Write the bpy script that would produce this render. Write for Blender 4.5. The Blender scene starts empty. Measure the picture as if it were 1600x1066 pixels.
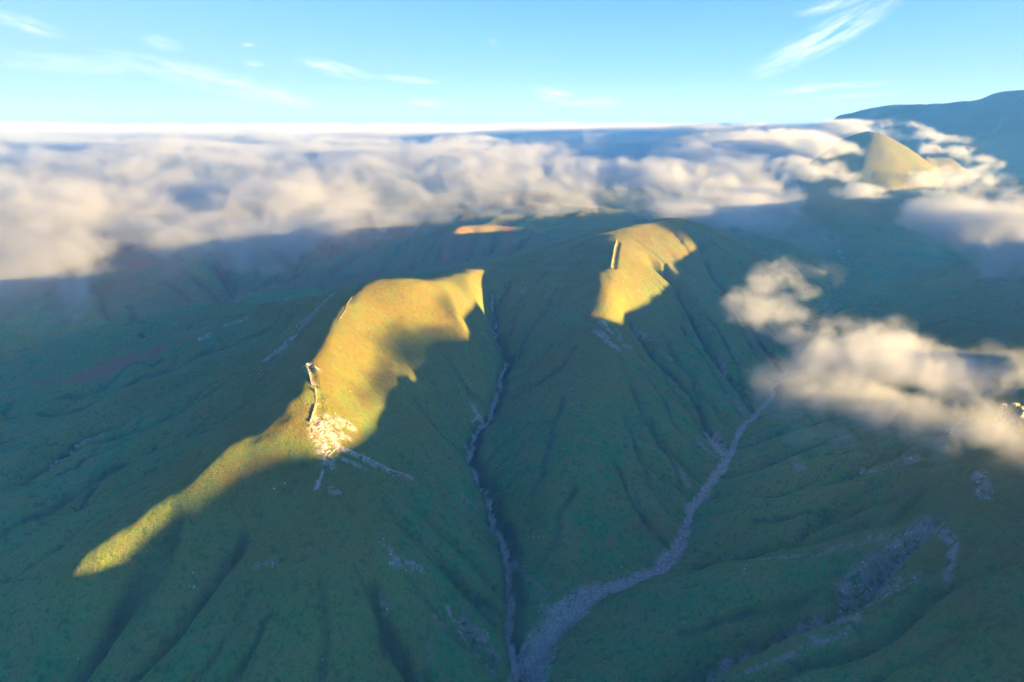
import bpy, math, time
import numpy as np
from mathutils import Vector

# ------------------------------------------------------------------ view point (metres)
CAM_Z = 430.0
PITCH = math.radians(17.5)
FPX = 1081.0
scene = bpy.context.scene
cam_d = bpy.data.cameras.new('camera'); cam_o = bpy.data.objects.new('camera', cam_d); scene.collection.objects.link(cam_o)
cam_d.sensor_width = 36.0; cam_d.lens = 36.0*FPX/1600.0
cam_d.clip_start = 1.0; cam_d.clip_end = 200000.0
cam_o.location = (0, 0, CAM_Z); cam_o.rotation_euler = (math.radians(90)-PITCH, 0, 0)
scene.camera = cam_o

# ------------------------------------------------------------------ light
SUN_EL = math.radians(4.0)
SUN_AZ = math.radians(18)          # behind the view point's right hand: direction to the sun = (cos, -sin)
sdir = Vector((math.cos(SUN_AZ)*math.cos(SUN_EL), -math.sin(SUN_AZ)*math.cos(SUN_EL), math.sin(SUN_EL)))
sun_d = bpy.data.lights.new('sun', 'SUN'); sun_d.energy = 2.0; sun_d.angle = math.radians(0.5); sun_d.color = (1.0, .73, .37)
sun_o = bpy.data.objects.new('sun', sun_d); scene.collection.objects.link(sun_o)
sun_o.rotation_euler = (-sdir).to_track_quat('-Z', 'Y').to_euler(); sun_o.location = (0, 0, 900)
world = bpy.data.worlds.new('World'); scene.world = world; world.use_nodes = True
wt = world.node_tree; wn = wt.nodes; wl = wt.links; wn.clear()
w_out = wn.new('ShaderNodeOutputWorld'); w_bg = wn.new('ShaderNodeBackground'); w_sky = wn.new('ShaderNodeTexSky')
w_sky.sky_type = 'NISHITA'; w_sky.sun_disc = False; w_sky.sun_elevation = SUN_EL
w_sky.sun_rotation = math.pi/2+SUN_AZ            # sky rotation runs clockwise from +Y
w_sky.altitude = 1500; w_sky.air_density = .40; w_sky.dust_density = 0.; w_sky.ozone_density = 2.3
w_bg.inputs[1].default_value = .042
# the low sky is only a little brighter than the high sky: roll the bright end off, channel by channel
sk = wn.new('ShaderNodeSeparateColor'); sc_ = wn.new('ShaderNodeCombineColor'); st = wn.new('ShaderNodeMix'); st.data_type = 'RGBA'; st.blend_type = 'MULTIPLY'; st.inputs[0].default_value = 1.; wl.new(w_sky.outputs[0], st.inputs[6]); st.inputs[7].default_value = (.80, .77, 1., 1.)
wl.new(st.outputs[2], sk.inputs[0])
for i in range(3):
    ms = []
    for op, b in (('POWER', 4.), ('DIVIDE', (.70, .95, 1.58)[i]**4), ('ADD', 1.), ('POWER', -.25)):
        m = wn.new('ShaderNodeMath'); m.operation = op; m.inputs[1].default_value = b
        wl.new(ms[-1].outputs[0] if ms else sk.outputs[i], m.inputs[0]); ms.append(m)
    m = wn.new('ShaderNodeMath'); m.operation = 'MULTIPLY'; wl.new(ms[-1].outputs[0], m.inputs[0]); wl.new(sk.outputs[i], m.inputs[1]); wl.new(m.outputs[0], sc_.inputs[i])
# ... except round the sun, whose glow stays as bright as it is
tg = wn.new('ShaderNodeTexCoord'); dt = wn.new('ShaderNodeVectorMath'); dt.operation = 'DOT_PRODUCT'; wl.new(tg.outputs['Generated'], dt.inputs[0]); dt.inputs[1].default_value = tuple(sdir)
mr_ = wn.new('ShaderNodeMapRange'); mr_.interpolation_type = 'SMOOTHSTEP'; wl.new(dt.outputs['Value'], mr_.inputs[0]); mr_.inputs[1].default_value = .42; mr_.inputs[2].default_value = .75
gl = wn.new('ShaderNodeMix'); gl.data_type = 'RGBA'; wl.new(mr_.outputs[0], gl.inputs[0]); wl.new(sc_.outputs[0], gl.inputs[6]); wl.new(w_sky.outputs[0], gl.inputs[7])
# thin high cloud: streaks placed by their direction in the sky (tangents right of and above north)
tc = wn.new('ShaderNodeTexCoord'); sx = wn.new('ShaderNodeSeparateXYZ'); wl.new(tc.outputs['Generated'], sx.inputs[0])
def wm(op, a, b=0., c=None, clamp=False):
    m = wn.new('ShaderNodeMath'); m.operation = op; m.use_clamp = clamp
    for i, v in enumerate((a, b, c)):
        if v is None: continue
        if isinstance(v, (int, float)): m.inputs[i].default_value = v
        else: wl.new(v, m.inputs[i])
    return m.outputs[0]
ysafe = wm('MAXIMUM', sx.outputs[1], .05); U = wm('DIVIDE', sx.outputs[0], ysafe); V = wm('DIVIDE', sx.outputs[2], ysafe)
CIRRUS = [(40,38,62,14,16,.55),(110,100,150,16,4,.35),(330,125,190,19,13,.55),(440,152,45,10,22,.6),(255,68,34,12,14,.45),(520,107,62,12,14,.75),(620,123,72,6,5,.6),(398,99,18,5,5,.6),
          (388,70,11,4,0,.5),(665,160,30,8,2,.55),(865,148,36,11,6,.65),(915,158,60,9,-2,.5),(945,160,26,10,0,.4),(770,66,8,5,20,.5),(1290,58,125,24,-27,.8),(1230,95,60,14,-20,.5),(1300,6,60,12,-14,.6),(1290,137,110,7,-4,.6),(1350,148,80,5,-4,.4)]
total = None
for k, (px, py, L, W, ang, s) in enumerate(CIRRUS):
    u = (px-800)/FPX; v = (533-py)/FPX; fy = math.cos(PITCH)+v*math.sin(PITCH); u0 = u/fy; v0 = (-math.sin(PITCH)+v*math.cos(PITCH))/fy
    ca, sa = math.cos(math.radians(-ang)), math.sin(math.radians(-ang))
    du = wm('SUBTRACT', U, u0); dv = wm('SUBTRACT', V, v0)
    a_ = wm('ADD', wm('MULTIPLY', du, ca*FPX/L), wm('MULTIPLY', dv, sa*FPX/L)); b_ = wm('ADD', wm('MULTIPLY', du, -sa*FPX/W), wm('MULTIPLY', dv, ca*FPX/W))
    cx = wn.new('ShaderNodeCombineXYZ'); wl.new(wm('MULTIPLY', a_, L/70.), cx.inputs[0]); wl.new(wm('MULTIPLY', b_, W/13.), cx.inputs[1]); cx.inputs[2].default_value = k*3.7
    nz = wn.new('ShaderNodeTexNoise'); wl.new(cx.outputs[0], nz.inputs['Vector']); nz.inputs['Scale'].default_value = 1.5; nz.inputs['Detail'].default_value = 6; nz.inputs['Roughness'].default_value = .62; nz.inputs['Distortion'].default_value = .35
    r = wm('ADD', wm('MULTIPLY', a_, a_), wm('MULTIPLY', b_, b_))
    f = wm('SUBTRACT', 1., r, clamp=True)
    f = wm('MULTIPLY', wm('MULTIPLY', f, wm('MULTIPLY', wm('SUBTRACT', nz.outputs[0], .36), 2.6, clamp=True)), s)
    total = f if total is None else wm('MAXIMUM', total, f)
total = wm('MULTIPLY', total, wm('GREATER_THAN', sx.outputs[1], .1))
mx = wn.new('ShaderNodeMix'); mx.data_type = 'RGBA'; wl.new(total, mx.inputs[0]); wl.new(gl.outputs[2], mx.inputs[6]); mx.inputs[7].default_value = (1.7, 1.75, 1.8, 1)
wl.new(mx.outputs[2], w_bg.inputs[0])
wl.new(w_bg.outputs[0], w_out.inputs[0])

scene.view_settings.view_transform = 'Standard'; scene.view_settings.look = 'None'
scene.view_settings.exposure = 4.25; scene.view_settings.gamma = 1.0
# ------------------------------------------------------------------ camera geometry (metres)
def ray(px, py):
    u = (px-800)/FPX; v = (533-py)/FPX
    return (u, math.cos(PITCH)+v*math.sin(PITCH), -math.sin(PITCH)+v*math.cos(PITCH))
def Pz(px, py, z):          # surveyed point: direction from the view point and height relative to it
    r = ray(px, py); t = z/r[2]
    return (r[0]*t, r[1]*t, z)
def Pd(px, py, d):          # direction and ground distance
    r = ray(px, py); t = d/r[1]
    return (r[0]*t, d, r[2]*t)
Z = lambda *p: [Pz(q[0], q[1], q[2] if q[2] > -250 else -250+(q[2]+250)*.8) for q in p]
D = lambda *p: [Pd(*q) for q in p]

RIDGES = dict(
 main = Z((450,1066,-335),(475,900,-296),(495,800,-264),(505,725,-236),(482,640,-212),(474,572,-196),(510,520,-186),
          (530,480,-178),(557,442,-170),(600,430,-166),(650,431,-170),(690,439,-186),(715,434,-198),(738,419,-200),(752,421,-216),(768,420,-232),
          (800,412,-230),(840,395,-222),(870,382,-213),(920,366,-190),(970,359,-185),(1000,350,-182),(1050,337,-175),(1110,351,-195),
          (1150,375,-228),(1200,400,-275),(1290,440,-325)),
 hill_spur = Z((620,440,-170),(636,456,-181),(692,479,-201),(722,490,-210)),
 centre = Z((965,366,-187),(958,420,-203),(950,460,-223),(945,508,-254),(925,600,-288),(905,700,-313),(885,800,-338),(865,900,-371)),
 centre_r1 = Z((982,355,-184),(1013,393,-213),(1050,421,-238),(1100,480,-285),(1150,560,-330)),
 centre_r2 = Z((1050,340,-177),(1075,365,-198),(1103,375,-212),(1160,404,-250),(1210,450,-300),(1240,500,-332)),
 rib_a = Z((948,510,-259),(1000,560,-298),(1060,630,-333),(1100,690,-356)),
 rib_b = Z((1050,425,-241),(1075,520,-300),(1120,600,-335),(1150,650,-350)),
 band = Z((478,600,-202),(440,635,-211),(400,675,-221),(300,745,-243),(220,805,-262),(130,868,-291),(60,925,-330),(-200,1080,-400)),
 flank_g = Z((557,440,-171),(497,457,-205),(437,464,-225),(312,487,-280),(234,503,-318),(125,540,-365),(0,575,-395)),
 flank_h = Z((437,482,-245),(372,508,-272),(294,525,-298),(187,556,-325),(94,594,-350),(0,640,-375)),
 flank_i = Z((500,500,-215),(400,545,-275),(250,620,-315),(100,690,-340),(0,735,-358)),
 flank_j = Z((470,590,-205),(380,640,-262),(250,705,-305),(120,775,-333),(0,840,-353)),
 front1 = Z((485,820,-270),(420,900,-302),(330,1000,-325),(250,1080,-350)),
 front2 = Z((510,740,-241),(600,850,-292),(680,940,-340),(740,1000,-382)),
 front3 = Z((490,860,-284),(520,960,-307),(550,1060,-340)),
 right = Z((1640,1150,-272),(1600,1020,-262),(1570,900,-242),(1550,800,-230),(1550,740,-224),(1582,640,-219),(1660,560,-220),(1800,480,-224)),
 right_a = Z((1550,740,-224),(1478,728,-242),(1340,744,-290),(1255,755,-325),(1138,768,-365)),
 right_b = Z((1550,800,-230),(1480,812,-240),(1440,815,-264),(1300,880,-302),(1150,930,-347),(1000,960,-383),(900,1010,-397)),
 right_c = Z((1590,950,-233),(1500,960,-258),(1400,1000,-300),(1300,1050,-340)),
 right_d = Z((1582,640,-219),(1480,640,-240),(1380,620,-280),(1290,590,-310),(1233,600,-338)),
 right_e = Z((1660,560,-220),(1560,520,-235),(1450,490,-285),(1380,470,-320)),
 amphi = Z((1480,812,-240),(1488,860,-250),(1478,910,-270)),
 red = Z((600,428,-318),(640,405,-295),(680,372,-262),(722,351,-232),(790,352,-240),(850,356,-248),(895,354,-252)),
 red2 = Z((722,351,-232),(700,385,-275),(700,420,-320)),
 red3 = Z((800,352,-240),(800,385,-275),(830,405,-310)),
 far1 = Z((130,515,-402),(200,473,-388),(290,412,-322),(330,372,-272),(350,340,-225),(380,310,-200)),
 far2 = Z((390,452,-398),(450,405,-345),(530,362,-290),(560,330,-240),(600,300,-200)),
 far3 = Z((0,500,-400),(60,440,-360),(90,400,-320),(120,350,-250)),
 far4 = Z((470,445,-380),(530,420,-350),(590,385,-310),(640,350,-262),(680,320,-225)),
 hump = D((1160,240,5600),(1205,212,5300),(1222,195,5200),(1232,190,5200),(1245,196,5200),(1262,206,5200),(1300,225,5400)),
 mount = D((1250,225,4900),(1300,209,4700),(1335,195,4500),(1368,180,4300),(1396,166,4100),(1440,164,3850),(1490,160,3600),(1540,150,3400),(1565,141,3250),(1600,137,3100),(1700,138,2900),(1900,140,2800)),
 mount_s1 = D((1540,150,3400),(1520,190,3100),(1490,235,2850),(1470,270,2650),(1480,320,2350)),
 mount_s2 = D((1600,137,3100),(1620,200,2700),(1610,260,2350),(1600,320,2050)),
 mount_s3 = D((1440,164,3850),(1425,185,3500),(1400,215,3200)),
)
STREAMS = dict(
 left = Z((770,470,-262),(775,520,-285),(785,560,-300),(772,640,-325),(747,658,-331),(728,705,-342),(748,740,-350),(768,800,-361),(800,860,-373),(806,920,-383),(790,985,-392),(805,1030,-400),(812,1066,-406)),
 right = Z((1200,330,-290),(1300,370,-315),(1330,420,-333),(1300,470,-340),(1260,520,-346),(1225,575,-350),(1200,615,-355),(1160,665,-362),(1130,710,-368),(1105,760,-374),(1075,810,-381),(1040,865,-388),(990,895,-391),(930,920,-395),(880,965,-399),(845,1010,-403),(815,1066,-408),(800,1200,-416),(790,1500,-425)),
 rb = Z((1430,806,-270),(1400,815,-281),(1300,834,-320),(1160,868,-366),(1040,882,-388)),
 lower = Z((1440,838,-270),(1366,903,-300),(1308,967,-332),(1212,1004,-360),(1095,1062,-390),(900,1150,-412)),
 upper = Z((1400,660,-285),(1330,672,-305),(1250,702,-335),(1140,738,-370)),
 upper2 = Z((1430,560,-290),(1330,570,-325),(1235,640,-352),(1190,645,-360)),
 rib_a = Z((985,515,-285),(1040,570,-317),(1090,635,-347),(1130,690,-366)),
 rib_b = Z((1020,420,-240),(1060,470,-290),(1110,550,-330),(1150,600,-346),(1180,635,-358)),
 rib_c = Z((1090,395,-240),(1130,450,-290),(1180,520,-335),(1220,570,-350)),
 A = Z((500,482,-240),(450,530,-280),(400,570,-306),(300,625,-334),(130,700,-357),(0,780,-377),(-300,900,-410)),
 B = Z((250,700,-312),(170,770,-342),(90,835,-362),(0,880,-378),(-200,960,-405)),
 C = Z((285,858,-306),(262,885,-314),(190,940,-330),(110,1060,-357),(0,1180,-385)),
 Dd = Z((380,850,-294),(350,880,-306),(290,950,-325),(200,1060,-354),(120,1180,-380)),
 E = Z((585,905,-308),(600,950,-332),(620,1010,-356),(660,1080,-382),(740,1150,-407)),
 F = Z((700,960,-368),(740,1010,-390),(800,1050,-404)),
 GH = Z((400,487,-258),(330,503,-298),(250,532,-338),(120,577,-385),(0,612,-405)),
 HI = Z((440,505,-262),(372,530,-288),(250,590,-318),(100,650,-352),(0,690,-375)),
 V = Z((470,420,-360),(400,448,-396),(360,470,-402),(230,500,-408),(100,530,-412),(0,548,-416),(-400,600,-420)),
 V2 = Z((300,400,-340),(340,430,-385),(370,465,-401)),
 V3 = Z((640,420,-340),(560,432,-375),(450,450,-395),(400,455,-399)),
 V4 = Z((760,395,-300),(740,410,-322),(640,425,-342)),
 V5 = Z((60,480,-400),(90,500,-405),(140,524,-411)),
 G2 = Z((600,470,-360),(500,455,-380)),
 rv = Z((1600,420,-395),(1500,430,-385),(1400,430,-360),(1330,422,-336)),
 rv2 = D((1250,330,2600),(1290,350,2100)),
 mg1 = D((1495,175,3500),(1470,200,3250),(1440,225,2950)),
 mg2 = D((1580,165,3150),(1565,225,2750),(1540,280,2400),(1520,340,2050)),
)
BASE = -375.0
rng = np.random.RandomState(7)

def upz(a, shape):
    ys = np.linspace(0, a.shape[0]-1, shape[0]); xs = np.linspace(0, a.shape[1]-1, shape[1])
    y0 = np.clip(ys.astype(int), 0, a.shape[0]-2); x0 = np.clip(xs.astype(int), 0, a.shape[1]-2)
    fy = (ys-y0)[:, None]; fx = (xs-x0)[None, :]
    A = a[y0][:, x0]; B = a[y0][:, x0+1]; C = a[y0+1][:, x0]; E = a[y0+1][:, x0+1]
    return (A*(1-fx)+B*fx)*(1-fy)+(C*(1-fx)+E*fx)*fy

def bicubic(a, X, Y):      # smooth (Catmull) sample of array a at float index coords
    h, w = a.shape
    X = np.clip(X, 0, w-1.001); Y = np.clip(Y, 0, h-1.001)
    x0 = X.astype(int); y0 = Y.astype(int); fx = X-x0; fy = Y-y0
    def wt(f): return (-.5*f+f*f-.5*f**3, 1-2.5*f*f+1.5*f**3, .5*f+2*f*f-1.5*f**3, -.5*f*f+.5*f**3)
    wx = wt(fx); wy = wt(fy); out = 0
    for j in range(4):
        yy = np.clip(y0+j-1, 0, h-1)
        for i in range(4):
            out = out + a[yy, np.clip(x0+i-1, 0, w-1)]*wx[i]*wy[j]
    return out
def bilin(a, X, Y):
    h, w = a.shape
    X = np.clip(X, 0, w-1.001); Y = np.clip(Y, 0, h-1.001)
    x0 = X.astype(int); y0 = Y.astype(int); fx = X-x0; fy = Y-y0
    return (a[y0, x0]*(1-fx)+a[y0, x0+1]*fx)*(1-fy)+(a[y0+1, x0]*(1-fx)+a[y0+1, x0+1]*fx)*fy

NT = rng.rand(256, 256)
def vnoise(x, y):
    xi = np.floor(x).astype(int); yi = np.floor(y).astype(int); fx = x-xi; fy = y-yi
    fx = fx*fx*fx*(fx*(fx*6-15)+10); fy = fy*fy*fy*(fy*(fy*6-15)+10)
    a = NT[yi & 255, xi & 255]; b = NT[yi & 255, (xi+1) & 255]; c = NT[(yi+1) & 255, xi & 255]; d = NT[(yi+1) & 255, (xi+1) & 255]
    return (a*(1-fx)+b*fx)*(1-fy)+(c*(1-fx)+d*fx)*fy*1.0-0.5
def fbm(x, y, wl, octs=5, gain=.5, ridged=False):
    out = 0; amp = 1; x = x/wl; y = y/wl
    for k in range(octs):
        n = vnoise(x+17.3*k, y-9.1*k)
        if ridged: n = .5-2*np.abs(n)
        out = out+n*amp; amp *= gain
        x, y = 2.03*(x*.8-y*.6), 2.03*(x*.6+y*.8)
    return out

class Grid:
    def __init__(s, x0, x1, y0, y1, c):
        s.x0, s.y0, s.c = x0, y0, c
        s.w = int(round((x1-x0)/c))+1; s.h = int(round((y1-y0)/c))+1
        s.X = x0+np.arange(s.w)*c; s.Y = y0+np.arange(s.h)*c
    def idx(s, x, y): return (x-s.x0)/s.c, (y-s.y0)/s.c

def raster(lines, g):
    """mean height of every cell a polyline passes"""
    acc = np.zeros((g.h, g.w)); n = np.zeros((g.h, g.w))
    for pts in lines:
        p = np.array(pts)
        for a, b in zip(p[:-1], p[1:]):
            L = math.hypot(*(b-a)[:2]); k = max(2, int(L/g.c*2)+1)
            t = np.linspace(0, 1, k)[:, None]; q = a+(b-a)*t
            i = np.round((q[:, 0]-g.x0)/g.c).astype(int); j = np.round((q[:, 1]-g.y0)/g.c).astype(int)
            ok = (i >= 0) & (i < g.w) & (j >= 0) & (j < g.h)
            np.add.at(acc, (j[ok], i[ok]), q[ok, 2]); np.add.at(n, (j[ok], i[ok]), 1)
    return n > 0, acc/np.maximum(n, 1)

def solve(lines, x0, x1, y0, y1, c, start=None, levels=5, its=160, edge=None):
    h = None
    for lv in range(levels-1, -1, -1):
        cc = c*2**lv
        g = Grid(x0, x0+math.ceil((x1-x0)/(c*2**(levels-1)))*c*2**(levels-1), y0, y0+math.ceil((y1-y0)/(c*2**(levels-1)))*c*2**(levels-1), cc)
        m, v = raster(lines, g)
        if h is None:
            h = np.full((g.h, g.w), BASE) if start is None else start(g)
        else: h = upz(h, (g.h, g.w))
        if edge is not None:
            e = edge(g)
            m[0] = m[-1] = True; m[:, 0] = m[:, -1] = True
            v[0] = e[0]; v[-1] = e[-1]; v[:, 0] = e[:, 0]; v[:, -1] = e[:, -1]
        h[m] = v[m]
        for k in range(its):
            p = np.pad(h, 1, mode='edge')
            n = (p[:-2, 1:-1]+p[2:, 1:-1]+p[1:-1, :-2]+p[1:-1, 2:])*.2+(p[:-2, :-2]+p[2:, 2:]+p[:-2, 2:]+p[2:, :-2])*.05
            h = np.where(m, v, n)
    return g, h

def blur(h, s):
    r = int(3*s)+1; k = np.exp(-.5*(np.arange(-r, r+1)/s)**2); k /= k.sum()
    p = np.pad(h, ((r, r), (0, 0)), mode='edge'); h = sum(k[i]*p[i:i+h.shape[0]] for i in range(2*r+1))
    p = np.pad(h, ((0, 0), (r, r)), mode='edge'); return sum(k[i]*p[:, i:i+h.shape[1]] for i in range(2*r+1))

FR = np.random.RandomState(5).rand(9, 1000, 1000)
def flow(h, c):
    """steepest-descent receivers and drained area"""
    H, W = h.shape; p = np.pad(h, 1, mode='constant', constant_values=1e9)
    best = np.zeros((H, W)); rec = np.arange(H*W).reshape(H, W).copy()
    ids = rec.copy()
    for dy in (-1, 0, 1):
        for dx in (-1, 0, 1):
            if dx == dy == 0: continue
            n = p[1+dy:1+dy+H, 1+dx:1+dx+W]; s = (h-n)/(c*math.hypot(dx, dy))
            s = s*(.86+.28*FR[dy+1+3*(dx+1)][:H, :W]); q = s > best; best = np.where(q, s, best); rec = np.where(q, ids+dy*W+dx, rec)
    order = np.argsort(-h.ravel(), kind='stable').tolist(); r = rec.ravel().tolist(); A = [1.0]*(H*W)
    for i in order:
        j = r[i]
        if j != i: A[j] += A[i]
    return rec, np.array(A).reshape(H, W)*c*c, best

def erode(h, c, steps, K, m=.45, A0=0., keep=None):
    for s in range(steps):
        rec, A, S = flow(h, c)
        zr = h.ravel()[rec]
        dz = np.minimum(K*np.power(np.maximum(A-A0, 1e-6), m)*S, (h-zr)*.45)
        if keep is not None: dz = dz*keep
        h = h-dz
        h = h+.16*(blur(h, .8)-h)
        A_ = A
    return h, A_

# unseen ridge added right of the frame, crest shaped to shade the lower slopes
SUN_EL_D, SUN_AZ_D = 4.0, 18.0
SE, SA = math.tan(math.radians(SUN_EL_D)), math.radians(SUN_AZ_D)
SHADE = np.array([(-700,-250),(100,-262),(285,-278),(301,-274),(312,-257),(330,-247),(341,-239),(352,-229),(362,-222),(378,-214),(390,-211),(396,-216),(449,-223),(505,-232),(535,-230),(551,-226),(580,-237),(608,-241),(630,-236),(649,-220),(674,-209),(715,-219),(749,-223),(777,-207),(847,-206),
                  (888,-247),(1015,-241),(1191,-237),(1230,-226),(1304,-225),(1395,-212),(1412,-208),(1440,-212),(1500,-216),(1600,-211),(1635,-209),(1700,-200),(1900,-208),(2200,-230),(2900,-250),(3300,-250)], float)
EPATH = np.array([(980,-900),(1000,-300),(1000,300),(1010,900),(1150,1250),(1500,1700),(1950,2300),(2120,2500)], float)
def shade_crest():
    t = np.concatenate([[0], np.cumsum(np.hypot(*np.diff(EPATH, axis=0).T))]); k = np.arange(0, t[-1], 12.)
    x = np.interp(k, t, EPATH[:, 0]); y = np.interp(k, t, EPATH[:, 1])
    u = x*math.sin(SA)+y*math.cos(SA); a = x*math.cos(SA)-y*math.sin(SA)
    return np.stack([x, y, np.interp(u, SHADE[:, 0], SHADE[:, 1])+a*SE], 1)
ECR = shade_crest()
SHADE_LINE = [ECR]
def far_dome(X, Y):
    """the rounded hill that stands out of the cloud: a convex crest that falls away to the right"""
    a = np.array([1195., 2475.]); v = np.array([1385., 2360.])-a; L = math.hypot(*v); v /= L
    s_ = (X-a[0])*v[0]+(Y-a[1])*v[1]; t = -(X-a[0])*v[1]+(Y-a[1])*v[0]
    crest = np.interp(s_, [-60, 0, 30, 55, 90, 130, 175, L, L+60], [-58, -40, -36, -38, -50, -72, -105, -145, -215])
    over = np.maximum(-s_-60, 0)*.8+np.maximum(s_-L-60, 0)*.7
    return crest-over-.60*(np.sqrt(t*t+85.**2)-85)+fbm(X, Y, 75, 4, .55, True)*5
def shade_ridge(X, Y, h):
    """raise the surface to the crest line of the added shading ridge"""
    u = X*math.sin(SA)+Y*math.cos(SA); a = X*math.cos(SA)-Y*math.sin(SA)
    lim = np.interp(u, SHADE[:, 0], SHADE[:, 1])-8+a*SE            # nothing else on that side rises above the ridge's line
    k = np.clip((a-420-np.clip((u-2300)/150, 0, 1)*270)/200, 0, 1)*np.clip((3350-u)/150, 0, 1)
    over = np.maximum(h-lim, 0)*k
    h = h-over-14*np.clip(over/6, 0, 1)
    out = h.ravel().copy(); xr = X.ravel(); yr = Y.ravel()
    sel = np.where((xr > 850) & (xr < 2300) & (yr > -950) & (yr < 2650))[0]
    x = xr[sel]; y = yr[sel]; d = np.full(len(sel), 1e9); z = np.zeros(len(sel))
    for a, b in zip(ECR[:-1], ECR[1:]):
        v = b-a; t = np.clip(((x-a[0])*v[0]+(y-a[1])*v[1])/(v[0]**2+v[1]**2), 0, 1)
        dd = np.hypot(x-a[0]-t*v[0], y-a[1]-t*v[1]); q = dd < d
        d = np.where(q, dd, d); z = np.where(q, a[2]+t*v[2], z)
    w = np.clip(1-d/90, 0, 1)
    cap = z-.35*np.maximum(d-6, 0)
    o = out[sel]; o = np.where(d < 90, np.minimum(np.maximum(o, cap), z+0*d+(1-w)*40), o)
    out[sel] = o; return out.reshape(X.shape)
def densify(pts, step=4., wig=0., seed=0):
    p = np.array(pts, float); out = []
    seg = np.hypot(np.diff(p[:, 0]), np.diff(p[:, 1])); s = np.concatenate([[0], np.cumsum(seg)])
    n = max(2, int(s[-1]/step)); t = np.linspace(0, s[-1], n)
    q = np.stack([np.interp(t, s, p[:, k]) for k in range(3)], 1)
    r = max(1, int(14/step))                                   # round the corners
    if n > 4*r:
        k = np.ones(2*r+1)/(2*r+1); e = np.pad(q, ((r, r), (0, 0)), mode='edge')
        q = np.stack([np.convolve(e[:, j], k, 'valid') for j in range(3)], 1); q[0] = p[0]; q[-1] = p[-1]
    if wig:
        w = np.minimum(1, np.minimum(t, s[-1]-t)/30)
        q[:, 0] += w*wig*(vnoise(t/42+seed*7.7, t*0+seed)*2+vnoise(t/15+seed, t*0+5.)*.8)
        q[:, 1] += w*wig*(vnoise(t/42+seed*3.3, t*0+9.)*2+vnoise(t/15+seed, t*0+2.)*.8)
    return q
def carve(h, g, pts, width, depth):
    m, _ = raster([pts], g)
    s = width/g.c; x = pts[:, 0]; y = pts[:, 1]
    i0, i1 = [int(np.clip((v-g.x0)/g.c, 0, g.w-1)) for v in (x.min()-4*width, x.max()+4*width)]
    j0, j1 = [int(np.clip((v-g.y0)/g.c, 0, g.h-1)) for v in (y.min()-4*width, y.max()+4*width)]
    if i1 <= i0 or j1 <= j0: return h
    b = blur(m[j0:j1, i0:i1].astype(float), s)*s*2.2
    h[j0:j1, i0:i1] -= depth*np.clip(b, 0, 1.15)
    return h

# channel width and depth (m)
CUT = dict(left=(7.5, 21), right=(12, 9), rb=(5, 13), lower=(6, 15), upper=(5, 11), upper2=(5, 10), rib_a=(5, 11), rib_b=(6, 13), rib_c=(6, 12),
           A=(6, 15), B=(5, 12), C=(6, 13), Dd=(5, 11), E=(6, 14), F=(5, 9), GH=(7, 9), HI=(4, 4), V=(10, 6), V2=(9, 8), V3=(9, 8), V4=(7, 7), V5=(7, 5), G2=(8, 6), rv=(9, 4), rv2=(9, 4), mg1=(20, 14), mg2=(20, 16))
CH = {k: densify(v, 3., 5.5 if k in ('left', 'A', 'lower', 'B') else 4., i) for i, (k, v) in enumerate(STREAMS.items())}
RD = {k: densify(v, 4., 2.5, 50+i) for i, (k, v) in enumerate(RIDGES.items())}
NX0, NX1, NY0, NY1 = -1160, 1244, 60, 2064
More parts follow.
